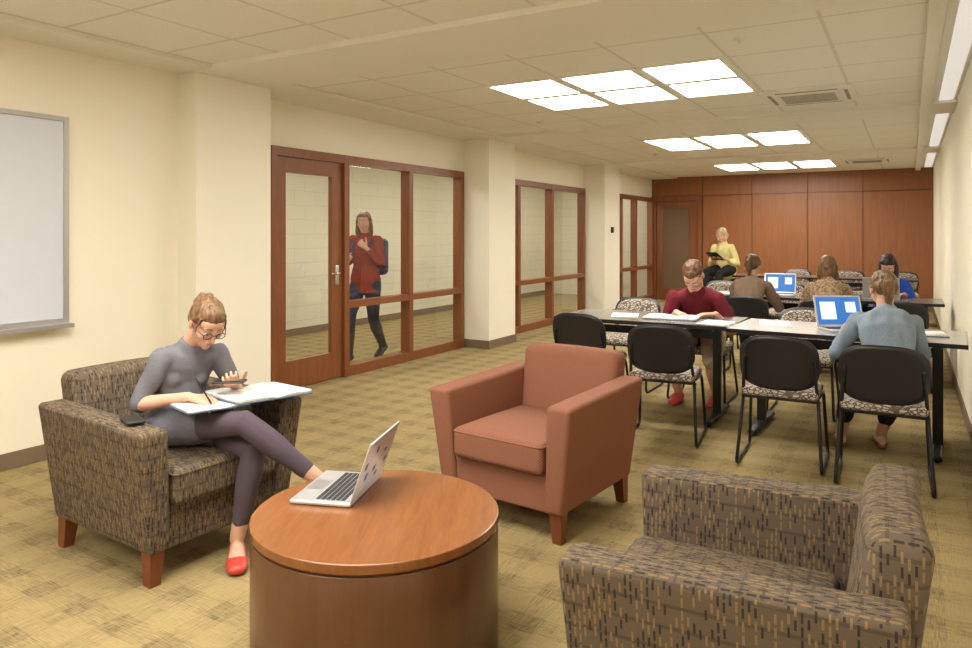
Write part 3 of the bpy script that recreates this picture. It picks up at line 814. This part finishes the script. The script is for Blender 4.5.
# --- man writing (faces -Y)
J=seated(lean=.24,wrR=(.10,.45,.775),wrL=(-.20,.42,.772),anR=(.16,.17,.085),anL=(-.13,.12,.085),look=(0,.55,-.85),k=1.05,fem=False,hfwd=.075,seat=.47)
J['hup']=V((0,.6,.8)); J['hdL']=V((.8,.5,0)); J['hdR']=V((-.6,.7,-.05)); J['curlR']=.9
person('man_in_maroon_tshirt',(-1.51,6.18,0),pi,J,dict(top=c_maroon,bottom=c_khaki,shoe=s_red,hair=h_short,style='short',sleeve=.62,k=1.04,fem=False,pants=.95,pinf=.016,ti=.014,hipw=.16))
# --- woman in denim (faces +Y)
J=seated(lean=.24,wrR=(.12,.52,.785),wrL=(-.20,.50,.785),anR=(.02,.60,.085),anL=(-.22,.55,.085),look=(-.15,.85,-.5),k=.98,hfwd=.06)
J['curlR']=.6; J['curlL']=.6
person('woman_in_denim_shirt',(-.10,4.80,0),.14,J,dict(top=c_denim,bottom=c_black,shoe=s_tan,hair=h_blond,style='pony',sleeve=1.6,k=.98,pants=1.65,ti=.015,fold=.014,flats=True))
# --- woman brown ponytail
J=seated(lean=.20,look=(.1,.85,-.45),wrR=(.16,.5,.78),wrL=(-.14,.5,.78))
person('woman_with_brown_ponytail',(-1.42,7.60,0),-.05,J,dict(top=c_taupe,bottom=c_black,shoe=s_blk,hair=h_brown,style='pony',sleeve=1.8,ti=.013))
# --- woman patterned top
J=seated(lean=.20,look=(0,.8,-.5))
person('woman_in_patterned_top',(-.69,7.60,0),.05,J,dict(top=c_pattern,bottom=c_black,shoe=s_blk,hair=h_blond,style='long',sleeve=1.8,ti=.014,hl=.22))
# --- woman in blue facing
J=seated(lean=.20,look=(.1,.75,-.6))
person('woman_in_blue_top',(-.20,9.02,0),pi,J,dict(top=c_blue,bottom=c_black,shoe=s_blk,hair=h_black,style='long',sleeve=1.8,ti=.013,hl=.24))
# --- instructor perched on table
J=seated(lean=.10,wrR=(.05,.30,1.02),wrL=(-.12,.28,1.02),anR=(.10,.34,.40),anL=(-.08,.38,.38),look=(.1,.85,-.35),seat=.742,hfwd=.04)
J['curlR']=.9;J['curlL']=.9; J['pnR']=(0,0,1); J['pnL']=(0,0,1)
e2,_,_=person('instructor_in_yellow_shirt',(-2.56,11.98,0),pi-.3,J,dict(top=c_yellow,bottom=c_black,shoe=s_blk,hair=h_light,style='long',sleeve=1.5,ti=.014,hl=.12))
bm=bmesh.new(); rbox(bm,(.10,.13,.005),.004,Matrix.Translation((-.03,.40,1.05))@Matrix.Rotation(.5,4,'X'),mid=2); obj('tablet',mesh_of(bm,'tb',m_blk),e2)
# --- walker in corridor
def walker():
    P=V((0,0,.90));C=V((0,.02,1.16));N=V((0,.01,1.40))
    J=dict(P=P,C=C,N=N,shR=N+V((.15,.01,-.07)),shL=N+V((-.15,-.01,-.07)),head=N+V((0,.03,.135)),look=(-.25,.9,-.12),hup=(0,0,1),hipR=P+V((.085,0,-.04)),hipL=P+V((-.085,0,-.04)))
    J['knR'],J['anR']=ik(J['hipR'],(.07,.26,.10),.415,.405,(0,1,.1)); J['knL'],J['anL']=ik(J['hipL'],(-.07,-.28,.125),.415,.405,(0,1,.1))
    J['toeL']=V((0,1,-.3)); J['dnL']=V((0,-.3,-1))
    J['elR'],J['wrR']=ik(J['shR'],(.17,.16,1.10),.285,.25,(.4,-1,-.2)); J['hdR']=V((-.5,.6,.3)); J['pnR']=V((-1,0,0)); J['curlR']=1.0
    J['elL'],J['wrL']=ik(J['shL'],(-.10,.16,1.24),.285,.25,(-.5,-.4,-1)); J['hdL']=V((.6,.1,.5)); J['pnL']=V((.1,-1,0)); J['curlL']=1.1
    e,_,_=person('walking_woman_with_backpack',(-5.25,6.26,0),math.radians(192),J,dict(top=c_red,bottom=c_jean,shoe=s_blk,hair=h_blond,style='long',sleeve=1.8,ti=.014,hl=.26,boot=True,low=.05,hem=.15))
    bm=bmesh.new(); rbox(bm,(.145,.085,.21),.06,Matrix.Translation((.0,-.235,1.14))); rbox(bm,(.11,.04,.10),.03,Matrix.Translation((.0,-.325,1.06)))
    for sx in (-1,1):
        pts=roundpath([(sx*.10,-.16,1.32),(sx*.105,-.02,1.40),(sx*.10,.12,1.28),(sx*.12,.10,1.12),(sx*.13,-.15,.98)],.08)
        loft(bm,pts,[(.02,.007)]*len(pts),side=(1,0,0),n=8)
    obj('backpack',mesh_of(bm,'bp',plain('backpack_navy',(.03,.035,.10),.7,vary=.3)),e)
walker()

# papers on tables
def sheet(name,x,y,z,rz,w=.21,h=.28): 
    bm=bmesh.new(); addbox(bm,-w/2,w/2,-h/2,h/2,0,.003); obj(name,mesh_of(bm,'p',m_page,False),None,(x,y,z),rz)
open_book('open_book',(-1.60,5.58,.747),(0,0,.1),.20,.28,.015)
sheet('paper_sheet',-1.99,5.60,.742,.3); sheet('paper_sheet',-1.24,5.46,.742,-.1);sheet('paper_sheet',-.85,5.60,.742,.2); sheet('paper_sheet',-1.75,8.3,.742,.1); sheet('paper_sheet',-.7,8.3,.742,0)
open_book('open_book',(.08,5.50,.747),(0,0,.1),.12,.2,.012)

# ------------------------------------------------------------ world + camera
w=bpy.data.worlds.new('world'); scene.world=w; w.use_nodes=True
w.node_tree.nodes['Background'].inputs[0].default_value=(1,.95,.88,1); w.node_tree.nodes['Background'].inputs[1].default_value=.3
cam=bpy.data.cameras.new('camera'); co=bpy.data.objects.new('camera',cam); scene.collection.objects.link(co)
co.location=(0,0,1.4); co.rotation_euler=(math.radians(90),0,math.radians(30.5))
cam.sensor_width=36; cam.lens=36*720/972; cam.shift_y=-90/972; cam.clip_start=.05
scene.camera=co
